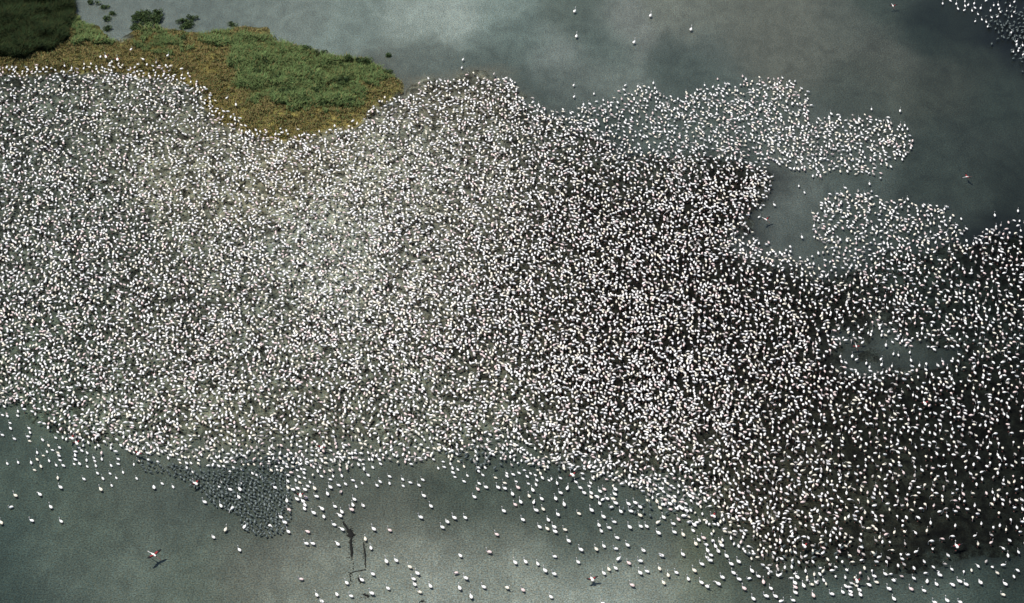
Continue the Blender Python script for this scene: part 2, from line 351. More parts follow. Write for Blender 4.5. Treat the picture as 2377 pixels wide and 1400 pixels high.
# ------------------------------------------------------------------ flamingos
def flamingo(n, neck, body=WHT, legs=2, stride=0.0, coverts=True, thin=0.92):
    """Standing bird facing +X, hips over the origin, about 1.3 m to the crown; neck names the pose."""
    g = G()
    tail = [(-.44, 0, .60, .015, .012), (-.34, 0, .635, .085, .06), (-.22, 0, .675, .155, .125), (-.06, 0, .70, .19, .175), (.10, 0, .715, .165, .155), (.20, 0, .745, .095, .095)]
    necks = {
        'up': [(.285, 0, .81, .048, .048), (.315, 0, .90, .036, .036), (.30, 0, 1.01, .032, .032), (.265, 0, 1.12, .030, .030), (.275, 0, 1.20, .030, .030), (.325, 0, 1.25, .045, .042), (.385, 0, 1.235, .036, .034), (.43, 0, 1.18, .024, .02), (.44, 0, 1.13, .008, .008)],
        'curve': [(.30, 0, .79, .048, .048), (.38, 0, .85, .036, .036), (.41, 0, .94, .032, .032), (.36, 0, 1.03, .030, .030), (.31, 0, 1.10, .030, .030), (.345, 0, 1.165, .044, .042), (.405, 0, 1.15, .036, .034), (.45, 0, 1.095, .024, .02), (.455, 0, 1.045, .008, .008)],
        'look': [(.285, 0, .81, .048, .048), (.315, 0, .90, .036, .036), (.30, .01, 1.01, .032, .032), (.28, .02, 1.12, .030, .030), (.27, .04, 1.20, .030, .030), (.28, .09, 1.245, .042, .042), (.285, .15, 1.225, .035, .034), (.29, .19, 1.17, .022, .02), (.29, .195, 1.12, .008, .008)],
        'feed': [(.29, 0, .75, .05, .05), (.38, 0, .70, .038, .038), (.44, 0, .58, .034, .034), (.46, 0, .44, .032, .032), (.44, 0, .30, .030, .030), (.43, 0, .20, .032, .03), (.42, 0, .11, .042, .04), (.37, 0, .065, .034, .03), (.32, 0, .06, .01, .01)],
        'low': [(.30, 0, .76, .05, .05), (.42, 0, .78, .038, .038), (.54, 0, .76, .034, .034), (.64, 0, .70, .032, .032), (.71, 0, .62, .030, .030), (.75, 0, .56, .042, .04), (.76, 0, .50, .034, .032), (.73, 0, .44, .022, .02), (.70, 0, .41, .008, .008)],
        'preen': [(.29, 0, .80, .05, .05), (.32, .02, .90, .038, .038), (.25, .05, .99, .034, .034), (.13, .08, 1.02, .032, .032), (.02, .10, .97, .031, .031), (-.05, .11, .91, .042, .04), (-.10, .11, .87, .034, .032), (-.14, .11, .84, .018, .016), (-.16, .11, .83, .008, .008)],
        'rest': [(.285, 0, .80, .052, .05), (.29, .03, .87, .042, .04), (.23, .06, .92, .038, .036), (.13, .07, .915, .036, .034), (.06, .06, .895, .036, .034), (.00, .04, .885, .044, .04), (-.05, .02, .875, .034, .03), (-.09, .01, .86, .018, .014), (-.10, .0, .855, .008, .008)],
    }[neck]
    sp = tail + [(a, b, c, d * thin, e * thin) for a, b, c, d, e in necks]
    m = [BLK, body, body, body, body, body, body] + [NCK] * 5 + [BIL] * 4
    loft(g, sp, n, m[:len(sp) - 1])
    # folded wing (left out on the smallest birds of the crowd): a shallow shell on each flank with coverts and dark tips, grown into the body
    for s in ((1, -1) if n > 6 else ()):
        w0 = [(-.44, .055 * s, .655, .012, .02), (-.30, .115 * s, .695, .035, .07), (-.10, .135 * s, .735, .045, .10), (.06, .115 * s, .755, .040, .085), (.17, .07 * s, .765, .012, .03)]
        loft(g, w0, max(4, n - 2), [BLK, RED if coverts else body, body, body])
    # legs: thigh, ankle, shank, webbed foot
    for s in ((1, -1) if legs == 2 else (1,)):
        d = stride * s
        loft(g, [(-.02, .05 * s, .60, .035, .035), (-.03 + .3 * d, .05 * s, .40, .014, .014), (-.045 + .45 * d, .05 * s, .32, .018, .018), (-.02 + d, .05 * s, .03, .010, .010)], 4 if n > 6 else 3, [LEG] * 3)
        fx = -.02 + d
        g.add([(fx - .02, .05 * s, .03), (fx + .09, .05 * s - .045, .006), (fx + .10, .05 * s, .012), (fx + .09, .05 * s + .045, .006)], [(0, 1, 2), (0, 2, 3)], LEG)
    return g

def wing(g, s, lift, sweep, span=0.72, n=6, back=False):
    """One spread wing: arm with crimson coverts, black hand feathers, a closed shell with real thickness."""
    ribs = []
    for k, (t, chord, th) in enumerate(((0, .26, .05), (.26, .30, .036), (.46, .30, .026), (.70, .26, .018), (.90, .17, .012), (1.0, .05, .006))):
        y = s * (.10 + span * t * math.cos(lift)); z = .76 + span * t * math.sin(lift) - .10 * t * t
        x = .10 - sweep * t * t
        ribs.append((x, y, z, chord, th))
    V = []
    for x, y, z, c, th in ribs:
        V += [(x, y, z), (x - .60 * c, y, z + th), (x - c, y, z), (x - .60 * c, y, z - th)]
    F = []; M = []
    for i in range(len(ribs) - 1):
        for j in range(4):
            q = (i * 4 + j, i * 4 + (j + 1) % 4, i * 4 + 4 + (j + 1) % 4, i * 4 + 4 + j)
            F.append(q if s > 0 else q[::-1])
            M.append(RED if i < 1 or (i < 2 and j in (0, 3)) else BLK)
    F.append((20, 21, 22, 23)); M.append(BLK)
    F.append((3, 2, 1, 0)); M.append(RED)
    g.add(V, F, M)

def flapping(lift=0.35, sweep=.15, body=WHT):
    g = flamingo(8, 'up', body, coverts=False)
    for s in (1, -1): wing(g, s, lift, sweep)
    return g

def flying(lift=0.1, sweep=.12, body=WHT):
    g = G()
    sp = [(-.36, 0, .70, .012, .012), (-.26, 0, .705, .06, .035), (-.14, 0, .715, .10, .07), (0, 0, .73, .125, .095), (.13, 0, .74, .10, .085), (.22, 0, .745, .055, .055), (.34, 0, .745, .036, .036), (.50, 0, .735, .030, .030), (.66, 0, .725, .028, .028), (.78, 0, .725, .042, .038), (.84, 0, .70, .03, .028), (.88, 0, .66, .008, .008)]
    loft(g, sp, 8, [BLK] + [body] * 5 + [NCK] * 3 + [BIL] * 2)
    for s in (1, -1):
        loft(g, [(-.16, .035 * s, .68, .022, .022), (-.45, .03 * s, .66, .011, .011), (-.78, .025 * s, .63, .009, .009), (-.92, .025 * s, .60, .018, .006)], 4, [LEG] * 3)
        wing(g, s, lift, sweep, .78)
    return g

def chick(n=6, pose=0):
    g = G()
    neck = [[(.14, 0, .36, .035, .035), (.155, 0, .44, .026, .026), (.17, 0, .49, .036, .036), (.215, 0, .475, .02, .02), (.24, 0, .45, .006, .006)],
            [(.16, 0, .30, .035, .035), (.21, 0, .27, .027, .027), (.25, 0, .22, .034, .034), (.265, 0, .17, .02, .02), (.26, 0, .14, .006, .006)]][pose]
    sp = [(-.17, 0, .27, .02, .02), (-.11, 0, .285, .075, .07), (0, 0, .30, .105, .10), (.085, 0, .315, .08, .08)] + neck
    loft(g, sp, n, [0, 0, 0, 0, 0, 0, 1, 1])
    for s in (1, -1):
        loft(g, [(0, .035 * s, .24, .02, .02), (-.01, .035 * s, .13, .012, .012), (0, .035 * s, 0, .008, .008)], 4, [1, 1])
    return g

# individuals of high detail: one mesh for each pose and plumage
POSES = ['up', 'curve', 'look', 'feed', 'low', 'preen', 'rest']
IND = {}
def bird_mesh(pose, body):
    k = (pose, body)
    if k not in IND: IND[k] = flamingo(10, pose, body, coverts=(body == PNK and pose == 'preen'), thin=1.2).mesh('flamingo_' + pose, BIRD_MATS)
    return IND[k]

# places of the birds one can tell apart, read off enlarged pieces of the photograph: (origin x, origin y, enlargement, [points])
PIECES = [
 (0,900,3.9617,[(20,240),(65,250),(160,250),(165,215),(90,310),(95,365),(20,425),(130,460),(265,365),(275,405),(255,440),(270,480),(390,470),(510,450),(445,520),(480,560),(545,540),(340,585),(395,610),(430,575),(530,590),(540,615),(340,650),(450,660),(550,655),(65,685),(165,675),(285,680),(375,715),(315,745),(515,700),(580,708),(690,580),(690,612),(750,570),(800,588),(690,652),(680,688),(730,690),(795,655),(800,710),(860,630),(870,660),(880,705),(935,645),(725,540),(895,775),(1020,705),(1085,645),(1085,690),(1090,712),(1130,765),(945,825),(1010,775),(1010,800),(1068,815),(1025,885),(925,930),(770,830),(530,820),(555,910),(140,985),(365,975),(100,1090),(465,1090),(290,1215),(560,1220),(10,1235),(1255,820),(1230,690),(1270,660),(1365,655),(1450,668),(1230,580),(1325,550),(1375,595),(1415,910),(1490,870),(1590,900),(1545,635),(1565,610),(1625,600),(1700,630),(1655,675),(1755,680),(1715,725),(1770,760),(1805,630),(1825,655),(1850,610),(1970,665),(1990,630),(2030,668),(2010,710),(2110,755),(2145,720),(2225,740),(2240,695),(2280,690),(2155,670),(2335,690),(2320,775),(2355,790),(2040,855),(2015,900),(2115,930),(2215,870),(2205,930),(2195,1000),(1880,1045),(2030,1080),(2135,1105),(2250,1275),(2075,1300),(1960,1365)]),
 (400,1000,4.666,[(965,490),(985,370),(1070,418),(1135,408),(1110,605),(1250,470),(1240,380),(1230,350),(1150,325),(1350,410),(1395,400),(1425,445),(1370,345),(1450,340),(1530,375),(1600,380),(1575,425),(1335,520),(1370,485),(1430,495),(1250,535),(1380,550),(1490,540),(1250,605),(1305,630),(1355,615),(1435,630),(1465,590),(1540,620),(1615,480),(1705,420),(1740,475),(1710,515),(1710,605),(1680,675),(1800,580),(1825,655),(1875,565),(1835,475),(1955,525),(1990,590),(2055,550),(2120,470),(2065,345),(2030,305),(2215,580),(2250,540),(2170,385),(2255,345),(2210,265),(2130,295),(1980,230),(1915,235),(1915,280),(1350,735),(1445,715),(1560,705),(1415,760),(1435,795),(1430,835),(1240,750),(1260,850),(1175,930),(1215,990),(1060,1020),(785,1030),(575,1065),(455,1150),(1255,1085),(1465,1085),(1530,885),(1620,840),(1640,920),(1760,810),(1835,870),(1815,915),(1940,850),(1955,795),(1970,735),(2065,800),(1750,1010),(1840,1060),(2180,1060),(2090,1165),(2150,1260),(1450,1215),(1520,1215),(1790,1220),(725,1280)]),
 (600,1100,3.9617,[(390,960),(535,1105),(580,1165),(720,1100),(850,1115),(810,995),(950,970),(1050,915),(1040,1095),(1190,1045),(1390,850),(1175,800),(1265,790),(1460,910),(1425,960),(1435,1010),(1480,1080),(1580,1025),(1855,745),(2120,715),(1815,905),(1905,955),(1850,1045),(1955,1125),(2070,1035),(2290,1045),(1205,510),(1060,500),(1690,485),(1735,435),(1800,400),(1900,395),(1490,395),(1585,290),(1520,195),(1475,95),(1510,45),(1395,70),(1330,98),(1325,40),(1205,75),(1205,15),(2190,550),(2255,335),(2360,275),(2335,180),(1985,205)]),
 (1000,1000,5.8325,[(45,235),(105,265),(195,255),(295,265),(475,315),(35,380),(165,400),(265,425),(375,395),(100,485),(180,475),(295,490),(365,505),(450,465),(300,555),(325,605),(495,585),(450,670),(640,485),(735,480),(645,530),(705,580),(875,620),(655,700),(635,780),(745,755),(910,760),(1000,695),(1000,770),(1180,760),(1030,600),(1115,580),(1155,665),(1030,555),(1195,555),(1305,605),(1320,695),(1425,715),(1435,650),(1380,795),(1265,515),(1350,555),(1415,580),(1485,565),(1510,625),(1600,650),(1635,630),(1710,695),(1755,625),(1850,770),(1755,830),(1690,910),(1805,990),(1330,870),(1105,850),(1160,990),(1215,955),(1500,910),(1395,955),(1425,1070),(1520,1050),(1720,1125),(1245,1195),(1590,1195),(985,1075),(590,895),(2005,1110),(2175,1070),(1965,680),(2020,760),(2075,830),(2145,735),(2165,685),(2170,830),(2170,885),(2250,885),(2290,810),(2285,970),(2060,630),(2195,635)]),
 (1000,1150,4.754,[(1200,340),(1285,360),(1370,395),(1360,345),(1480,370),(1520,495),(1365,665),(1655,595),(1625,725),(1910,550),(1825,585),(2040,580),(2170,540),(2075,695),(2185,740),(2310,720),(2345,600),(930,735),(1045,725),(1180,745),(1260,825),(1360,860),(1910,850),(1965,805),(2040,795),(2310,850),(2220,985),(850,1025),(1015,1035),(1325,1110),(1900,1185)]),
 (1350,1040,5.8325,[(135,830),(240,740),(400,795),(530,850),(665,850),(790,790),(790,905),(895,700),(1060,800),(1110,930),(1040,1000),(1240,1015),(440,990),(295,925),(235,1035),(370,1070),(265,1110),(650,1065),(800,1050),(880,1050),(480,1205),(1040,1145),(1255,1130),(1375,1165),(635,750),(725,735),(460,740),(345,675),(425,685),(290,685),(205,650),(125,650),(130,600),(245,580),(305,545),(455,550),(450,615),(1195,750),(1110,755),(1200,820),(1285,810),(1355,810),(1420,840),(1510,1105),(1525,1035),(1565,1000),(1455,1000),(1310,955),(1390,915),(1585,1230),(1545,1290),(1650,1210),(1685,1295),(1020,715),(1125,690),(1255,705),(950,580),(1070,540),(1175,640),(1000,490),(1165,475),(1465,640)]),
 (1450,1240,7.923,[(75,530),(285,500),(290,720),(410,670),(640,620),(800,740),(950,690),(130,940),(715,880),(675,385),(1070,360),(1170,805),(1280,660),(1420,540),(1410,880),(1525,960),(1720,905),(1795,785)]),
 (1500,1100,4.666,[(1060,1235),(945,1065),(920,970),(1000,945),(870,885),(1005,1135),(1115,1125),(1145,1045),(1215,1100),(1270,1165),(1350,1230),(1300,1320),(1400,1320),(1465,1370),(1160,1345),(690,935),(660,895),(700,870),(665,825),(780,830),(750,775),(815,770),(800,730),(720,720),(1425,1090),(1635,1115),(1610,1175),(1615,1220),(1615,1280),(1590,1360),(1810,1310),(1705,1205),(1790,1190),(1840,1165)]),
 (1877,1100,4.666,[(250,1295),(370,1270),(440,1220),(455,1265),(455,1300),(550,1250),(560,1300),(515,1200),(655,1195),(735,1165),(710,1100),(830,1075),(925,1150),(925,1345),(870,1240),(1110,1240),(1250,1255),(1285,1155),(1385,1185),(1560,1195),(1635,1160),(1705,1190),(1860,1170),(2130,1185),(2105,1300),(1500,1365),(1365,1385),(1640,1380),(1420,1090)]),
]
LONE_FAR = [(1334,26),(1510,36),(1604,68),(1472,98),(1338,84)]
EDGE_TOP = [(305,119),(390,133),(527,230),(548,247),(1072,151),(1075,133),(1332,192),(1379,211),(1333,219),(1452,192),(1517,187),(1636,191),(1712,205),(2090,252),(1930,259),(2095,364),(2019,421),(2060,535),(2310,494),(2364,484),(2313,520),(1868,440),(1855,425),(1798,470),(1766,476),(1763,497),(1862,545)]
TOP_RIGHT = [(1630,30),(1700,5),(1755,35),(1770,80),(1835,55),(1830,92),(1865,45),(1920,30),(1925,72),(1900,95),(1980,75),(1955,125),(1990,175),(2030,200),(1930,190),(2045,240),(2070,95),(2080,155),(2135,150),(2150,80),(2160,105),(2100,45),(2140,45),(2030,5),(2220,100),(2250,50),(2290,15),(2290,105),(2265,145),(1835,5),(2260,300),(2310,380),(2310,410),(2335,440),(2365,415),(2325,465),(2280,470),(2370,500)]
TOP_RIGHT = [(1777 + a / 3.9617, b / 3.9617) for a, b in TOP_RIGHT] + [(x, y) for x, y in ((2195,-8),(2230,-14),(2262,-6),(2290,-18),(2320,-5),(2345,-12),(2372,-4),(2390,40),(2400,80),(2410,120),(2395,105),(2420,60),(2430,10),(2210,-30),(2250,-40),(2300,-36),(2350,-30))]

LAG = [(690,885),(800,880),(840,910),(700,935),(740,940),(1065,910),(1070,960),(1165,970),(930,940),(960,975),(1180,850),(1225,860),(1110,775),(1170,740),(1225,700),(1260,735),(895,760),(970,690),(1070,680),(980,650),(1060,595),(1340,920),(1330,835)]
EDGE_TOP += [(1777 + a / 3.9617, 600 + b / 3.9617) for a, b in LAG]
listed = []
for ox, oy, s, pts in PIECES:
    for a, b in pts:
        p = (ox + a / s, oy + b / s)
        if all((p[0] - q[0]) ** 2 + (p[1] - q[1]) ** 2 > 42 for q in listed): listed.append(p)
listed.sort(key=lambda p: -p[1])
NEAR = listed[:288]
REST_LISTED = listed[288:]

def stand(px, py, wading):
    """Place of a bird whose body is seen at (px, py)."""
    zb = 0.34 if wading else 0.68
    x, y = ground(px, py, zb)
    return float(x), float(y)

ORD = 'first second third fourth fifth sixth seventh eighth ninth tenth eleventh twelfth thirteenth fourteenth fifteenth sixteenth'.split()
NUM = 'one two three four five six seven eight nine ten eleven twelve thirteen fourteen fifteen sixteen'.split()
COLS = [(0, 'left of grey chicks'), (318, 'among grey chicks'), (688, 'right beside grey chicks'), (790, 'around black weed'), (905, 'right of black weed'), (1085, 'below colony centre'), (1290, 'right of colony centre'), (1440, 'near lower right birds'), (1610, 'below lower right birds'), (1860, 'under black mud corner')]
def band(px, py):
    if px < 688: return 0 if py < 1135 else 1 if py < 1215 else 2
    if px < 1085: return 0 if py < 1150 else 1 if py < 1245 else 2
    if px < 1440: return 0 if py < 1150 else 1 if py < 1260 else 2
    if px < 1610: return 0 if py < 1215 else 1 if py < 1290 else 2
    if px < 1860: return 0 if py < 1290 else 1 if py < 1345 else 2
    return 0 if py < 1355 else 2
BANDS = ['at colony edge', 'in dark water', 'near bottom edge']
def cell(px, py):
    c = max(k for k, (x0, _) in enumerate(COLS) if px >= x0)
    return (c, band(px, py), 0)
cells = {}
for p in NEAR: cells.setdefault(cell(*p), []).append(p)
for k in list(cells):
    L = sorted(cells[k], key=lambda p: p[1])
    if len(L) > 11:                               # a crowded place is told in rows
        del cells[k]; n = -(-len(L) // 9); m = -(-len(L) // n)
        for q in range(n): cells[(k[0], k[1], q + 1)] = L[q * m:(q + 1) * m]
ROWS = ['', 'top row', 'second row', 'third row', 'fourth row', 'fifth row']
LABEL = {}
for (c, bnd, row), L in cells.items():
    L.sort(key=lambda p: p[0])
    for k, p in enumerate(L):
        where = f"{ROWS[row]} {BANDS[bnd]} {COLS[c][1]}".strip()
        LABEL[p] = (f"only {{}} standing {where}" if len(L) == 1 else f"{{}} {ORD[k]} from left of {NUM[len(L) - 1]}, {where}")
print('cells', {k: len(v) for k, v in sorted(cells.items())})
for i, (px, py) in enumerate(NEAR):
    x, y = stand(px, py, True)
    hd = R(random.gauss(132, 13)) if random.random() < .9 else R(random.uniform(0, 360))
    pose = random.choices(['up', 'curve', 'look', 'low', 'preen', 'feed'], [60, 20, 8, 3, 4, 5])[0]
    body = random.choices([WHT, CRM, PNK], [78, 14, 8])[0]
    o = obj('flamingo', bird_mesh(pose, body), LABEL[(px, py)].format({WHT: 'white', CRM: 'cream', PNK: 'pinkish'}[body] + ' flamingo'), 'flamingo', None, 'flamingos wading below the colony', (x, y, -0.30), hd, random.uniform(.72, .86))

# ------------------------------------------------------------------ birds with open wings
FLAP = [(453,1120,142,'up'),(697,1147,95,'up'),(322,1050,60,'up'),(165,1015,150,'up'),(177,1026,120,'up'),(747,1036,70,'up'),(1374,1342,110,'up'),(1866,1270,120,'up'),(2220,1270,110,'up'),(1655,1196,150,'up'),(246,138,110,'up'),(273,143,100,'up'),(2146,938,110,'up'),(1989,1346,100,'up'),(1328,1100,130,'up')]
fm = [flapping(l, s).mesh('flapping_flamingo', BIRD_MATS) for l, s in ((.55, .14), (.8, .2), (.35, .12))]
FLAP_LABEL = ['flapping flamingo with crimson wings amid the left tail of the grey chick crowd','flapping flamingo with crimson wings just right of the grey chick crowd','pinkish flamingo spreading its wings above the left end of the chick crowd','upper of two red winged flamingos flapping at the lower left colony corner','lower of two red winged flamingos flapping at the lower left colony corner','flapping flamingo with red wings in the colony edge above the chick crowd','pinkish flamingo flapping in the pale shallows at the bottom, wings open','flapping flamingo with red wings in the lower right colony, white birds around','flapping flamingo with red wings over the black mud at the lower right','flapping reddish flamingo at the dark gap in the lower colony edge','left of two flamingos flapping above the top left colony edge by ochre grass','right of two flamingos flapping above the top left colony edge by ochre grass','flapping flamingo with red wings in the dark mud of the far right colony','red winged flamingo flapping at the bottom colony edge right of centre','flapping flamingo with a red wing at the lower colony edge near small chicks']
for i, (px, py, hd, _) in enumerate(FLAP):
    x, y = stand(px, py, False)
    z = max(-0.1, float(sample(h, np.array(x), np.array(y))))
    obj('flapping_flamingo', fm[i % 3], FLAP_LABEL[i], 'flamingo', None, 'flamingos flapping their wings', (x, y, z), R(hd), .9)
FLY = [(357,1289,140,0.15,.30,'flying flamingo with crimson and black wings low over open water at lower left'),(2073,11,100,.15,.45,'flying flamingo over dark water at the top right beside the far flock'),(1778,507,130,.2,.5,'slender flamingo flying over the blue grey bay right of centre'),(2245,408,200,.2,.4,'small pale flamingo flying alone over dark open water at the right'),(1988,801,95,.1,.12,'flamingo with black wing tips gliding over the small lagoon at right')]
for px, py, hd, alt, lift, lab in FLY:
    x, y = ground(px, py, alt + .75)
    obj('flying_flamingo', flying(lift, .14).mesh('flying_flamingo', BIRD_MATS), lab, 'flamingo', None, 'flamingos in flight', (float(x), float(y), alt), R(hd), 1.12 if px < 1000 else .8)
for (px, py), lab in zip(LONE_FAR, ('lone white flamingo nearest the top edge, above two others in pale water','lone white flamingo near the top edge, above a brown silt patch','rightmost lone white flamingo in open water near the top','lone white flamingo standing lowest among the few in the far open water','small distant flamingo below another in the far pale water')):
    x, y = stand(px, py, True)
    obj('flamingo', bird_mesh('up', WHT), lab, 'flamingo', None, 'lone flamingos in the far water', (x, y, -0.30), R(random.uniform(55, 80)), .92)

# ------------------------------------------------------------------ the colony: one crowd of thousands
AREA = [(100,300,165),(400,250,165),(700,400,150),(900,500,140),(1100,300,140),(1100,600,140),(300,500,170),(300,800,180),(600,800,165),(900,800,145),(1000,950,160),(500,1000,170),(200,950,190),(50,900,200),(1400,500,150),(1600,450,150),(1450,650,155),(1650,650,170),(1500,850,160),(1650,900,175),(1350,1000,165),(1600,1050,180),(1500,300,190),(1700,280,150),(1600,260,160),(1800,250,150),(1900,330,150),(2050,330,190),(2000,520,185),(2150,540,195),(2200,650,250),(2330,600,320),(1850,700,230),(2000,750,250),(2200,800,320),(2300,900,360),(1850,900,250),(2050,950,320),(2250,1050,390),(1800,1100,260),(1950,1150,320),(2150,1150,350),(2350,1150,430),(1800,1230,270),(1950,1270,320),(2150,1250,560),(2320,1280,580),(2050,1310,430),(950,1055,330),(700,1070,300),(450,1055,300),(800,1030,200),(1250,1050,210)]
COLP = np.array(COLONY, float); LAGP = np.array(LAGOON, float); A = np.array(AREA + [(2200,1265,1300),(2330,1290,1200),(2290,1000,520),(2250,1240,1000)], float) * (1, 1, 0.60)
A[:, 2] *= .86
A[:, 2] *= np.where((A[:, 0] > 1780) & (A[:, 1] > 580), 1.2, 1.0)
def area_at(px, py):
    num = 0; den = 0
    for ax, ay, av in A:
        q = ((ax - px) / 130) ** 2 + ((ay - py) / 90) ** 2
        ww = np.exp(-0.5 * q) + 1e-4 * np.exp(-0.5 * q / 9) + 1e-9
        num = num + ww * av; den = den + ww
    return num / den
def px_area(py):
    x0, y0 = ground(1188, py, .7); x1, y1 = ground(1189, py + 1, .7)
    return abs((x1 - x0) * (y1 - y0))
taken = {}
def free(x, y, r):
    i, j = int(math.floor(x)), int(math.floor(y))
    for a in (i - 1, i, i + 1):
        for b in (j - 1, j, j + 1):
            for (u, v) in taken.get((a, b), ()):
                if (u - x) ** 2 + (v - y) ** 2 < r * r: return False
    return True
def take(x, y): taken.setdefault((int(math.floor(x)), int(math.floor(y))), []).append((x, y))
for p in listed: take(*stand(p[0], p[1], False))
for p in FLAP: take(*stand(p[0], p[1], False))
cand = np.stack([rng.uniform(-230, 2610, 420000), rng.uniform(130, 1360, 420000)], 1)
jit = np.stack([9 * fbm(cand[:, 0], cand[:, 1], .03, 5, 3), 9 * fbm(cand[:, 0], cand[:, 1], .03, 15, 3)], 1)
jit = jit * 1.4 + rng.normal(0, 6.5, jit.shape)
ok = inside(COLP, cand[:, 0] + jit[:, 0], cand[:, 1] + jit[:, 1]) & ~inside(LAGP, cand[:, 0], cand[:, 1])
cand = cand[ok]
clump = 1 + .35 * fbm(cand[:, 0], cand[:, 1] * 1.6, .011, 25, 3) + .40 * fbm(cand[:, 0], cand[:, 1] * 1.6, .045, 27, 2)
region_px = None
for poly, q in (([(2070,1228),(2200,1215),(2377,1238),(2640,1250),(2640,1332),(2377,1326),(2180,1312),(2085,1282)], 2.6), ([(1935,1005),(1995,1012),(1990,1095),(1940,1085)], 3), ([(2290,985),(2640,980),(2640,1075),(2300,1060)], 1.7)):
    clump = clump / np.where(inside(np.array(poly, float), cand[:, 0] + 2 * jit[ok][:, 0], cand[:, 1] + 2 * jit[ok][:, 1]), q, 1)
# expected number from the densities, then darts until it is reached
ar = area_at(cand[:, 0], cand[:, 1]) / np.clip(clump, .18, 1.5)
acc = rng.random(len(cand)) < 56.0 / ar
full = (2840 * 1230) * ok.mean()
target = int(full * (1 / ar).mean())
crowd = []
for p, a in zip(cand[acc], ar[acc]):
    if len(crowd) >= target: break
    x, y = stand(p[0], p[1], False)
    r = .55 * math.sqrt(a * px_area(p[1]))
    if free(x, y, min(r, .98)):
        take(x, y); crowd.append((x, y, 0))
n_mass = len(crowd)
for p in REST_LISTED: crowd.append((*stand(p[0], p[1], True), 1))
for p in EDGE_TOP: crowd.append((*stand(p[0], p[1], False), 2))
for p in TOP_RIGHT: crowd.append((*stand(p[0], p[1], True), 2))
open('/tmp/n.txt','w').write(str((n_mass, target)))if 0 else print('crowd', n_mass, 'target', target, 'listed', len(listed))

def merge(name, protos, weights, placed, mats, sink):
    """Many small birds in one mesh: placed = [(x, y, z, heading, scale, proto)]."""
    arrs = [p.arrays() for p in protos]
    VS, LS, TS, MS = [], [], [], []; off = 0
    pl = np.array(placed)
    for k, (v, l, t, m) in enumerate(arrs):
        s = pl[pl[:, 5] == k]
        if not len(s): continue
        c, sn = np.cos(s[:, 3]), np.sin(s[:, 3])
        vx = (v[None, :, 0] * c[:, None] - v[None, :, 1] * sn[:, None]) * s[:, 4:5] + s[:, 0:1]
        vy = (v[None, :, 0] * sn[:, None] + v[None, :, 1] * c[:, None]) * s[:, 4:5] + s[:, 1:2]
        vz = v[None, :, 2] * s[:, 4:5] + s[:, 2:3]
        VS.append(np.stack([vx, vy, vz], -1).reshape(-1, 3))
        LS.append((l[None, :] + (off + np.arange(len(s)) * len(v))[:, None]).ravel())
        TS.append(np.tile(t, len(s))); MS.append(np.tile(m, len(s)))
        off += len(s) * len(v)
    return mesh_np(name, np.concatenate(VS), np.concatenate(LS), np.concatenate(TS), mats, np.concatenate(MS))

protos = []; pw = []
for pose, wgt in (('up', 22), ('curve', 10), ('look', 8), ('feed', 24), ('low', 5), ('preen', 14), ('rest', 17)):
    for body, bw in ((WHT, 60), (CRM, 20), (PNK, 10), (DUL, 10)):
        protos.append(flamingo(6, pose, body, coverts=False, thin=.78)); pw.append(wgt * bw)
pw = np.array(pw, float) / sum(pw)
C = np.array(crowd)
gz = sample(h, C[:, 0], C[:, 1])
place = []
flow = fbm(C[:, 0], C[:, 1], .12, 33, 2)
for k in range(len(C)):
    wad = C[k, 2] == 1
    z = max(gz[k], -0.30 if wad else -0.16)
    if C[k, 2] == 2: hd = R(random.gauss(80, 22)); pr = random.choice((0, 4, 8))
    elif wad: hd = R(random.gauss(135, 16)); pr = random.choice((0, 0, 4, 4, 1, 8))
    else:
        u = random.random()
        hd = R(random.uniform(0, 360)) if u < .42 else R(random.gauss(125, 32)) if u < .72 else R(random.gauss(90, 14) + random.choice((0, 180)))
        pr = rng.choice(len(protos), p=pw)
    place.append((C[k, 0], C[k, 1], z, hd, random.uniform(.57, .74), pr))
obj('flamingo_colony', merge('flamingo_colony', protos, None, place, BIRD_MATS, 0), 'vast dense colony of thousands of white flamingos crowding the mud flat', 'flamingo colony', 'stuff', 'flamingos of the colony')

# ------------------------------------------------------------------ grey chicks
chick_me = [chick(8, 0), chick(8, 1)]
M_GREYL = plain('pale_grey_down', (0.15, 0.172, 0.166), 0.9, 0.35, 9)
CM = [mm.mesh('flamingo_chick', [q, M_GREYD]) for mm in chick_me for q in (M_GREY, M_GREY, M_GREYL)]
cpts = []
CRP = np.array(CRECHE, float)
tk = taken; taken = {}
for p in NEAR: take(*stand(p[0], p[1], True))
cc = np.stack([rng.uniform(300, 690, 30000), rng.uniform(1055, 1255, 30000)], 1)
jj = np.stack([11 * fbm(cc[:, 0], cc[:, 1], .08, 105, 2), 9 * fbm(cc[:, 0], cc[:, 1], .08, 115, 2)], 1)
cc = cc[inside(CRP, cc[:, 0] + jj[:, 0], cc[:, 1] + jj[:, 1])]
for p in cc:
    dense = 1.0 if p[1] > 1100 and p[0] > 440 else 1.25
    x, y = ground(p[0], p[1], .3); x, y = float(x), float(y)
    if random.random() < .9 and free(x, y, .37 * dense):
        take(x, y); cpts.append((p[0], p[1], x, y))
cpts.sort(key=lambda q: -q[1])
print('chicks', len(cpts))
def chick_label(px, py):
    if py > 1200: return 'small grey downy chick packed in the lowest tip of the chick crowd'
    if px > 600: return 'small grey downy chick packed in the right half of the chick crowd'
    if px > 500: return 'small grey downy chick packed in the middle of the chick crowd'
    return 'small grey downy chick in the thin left tail of the chick crowd'
for px, py, x, y in cpts[:300]:
    obj('flamingo_chick', random.choice(CM), chick_label(px, py), 'chick', None, 'grey chicks packed together below the colony', (x, y, -.06), R(random.gauss(110, 40)), random.uniform(.8, 1.25))
rest = [(x, y, -.06, R(random.gauss(110, 40)), random.uniform(.95, 1.3), random.randrange(2)) for _, _, x, y in cpts[300:]]
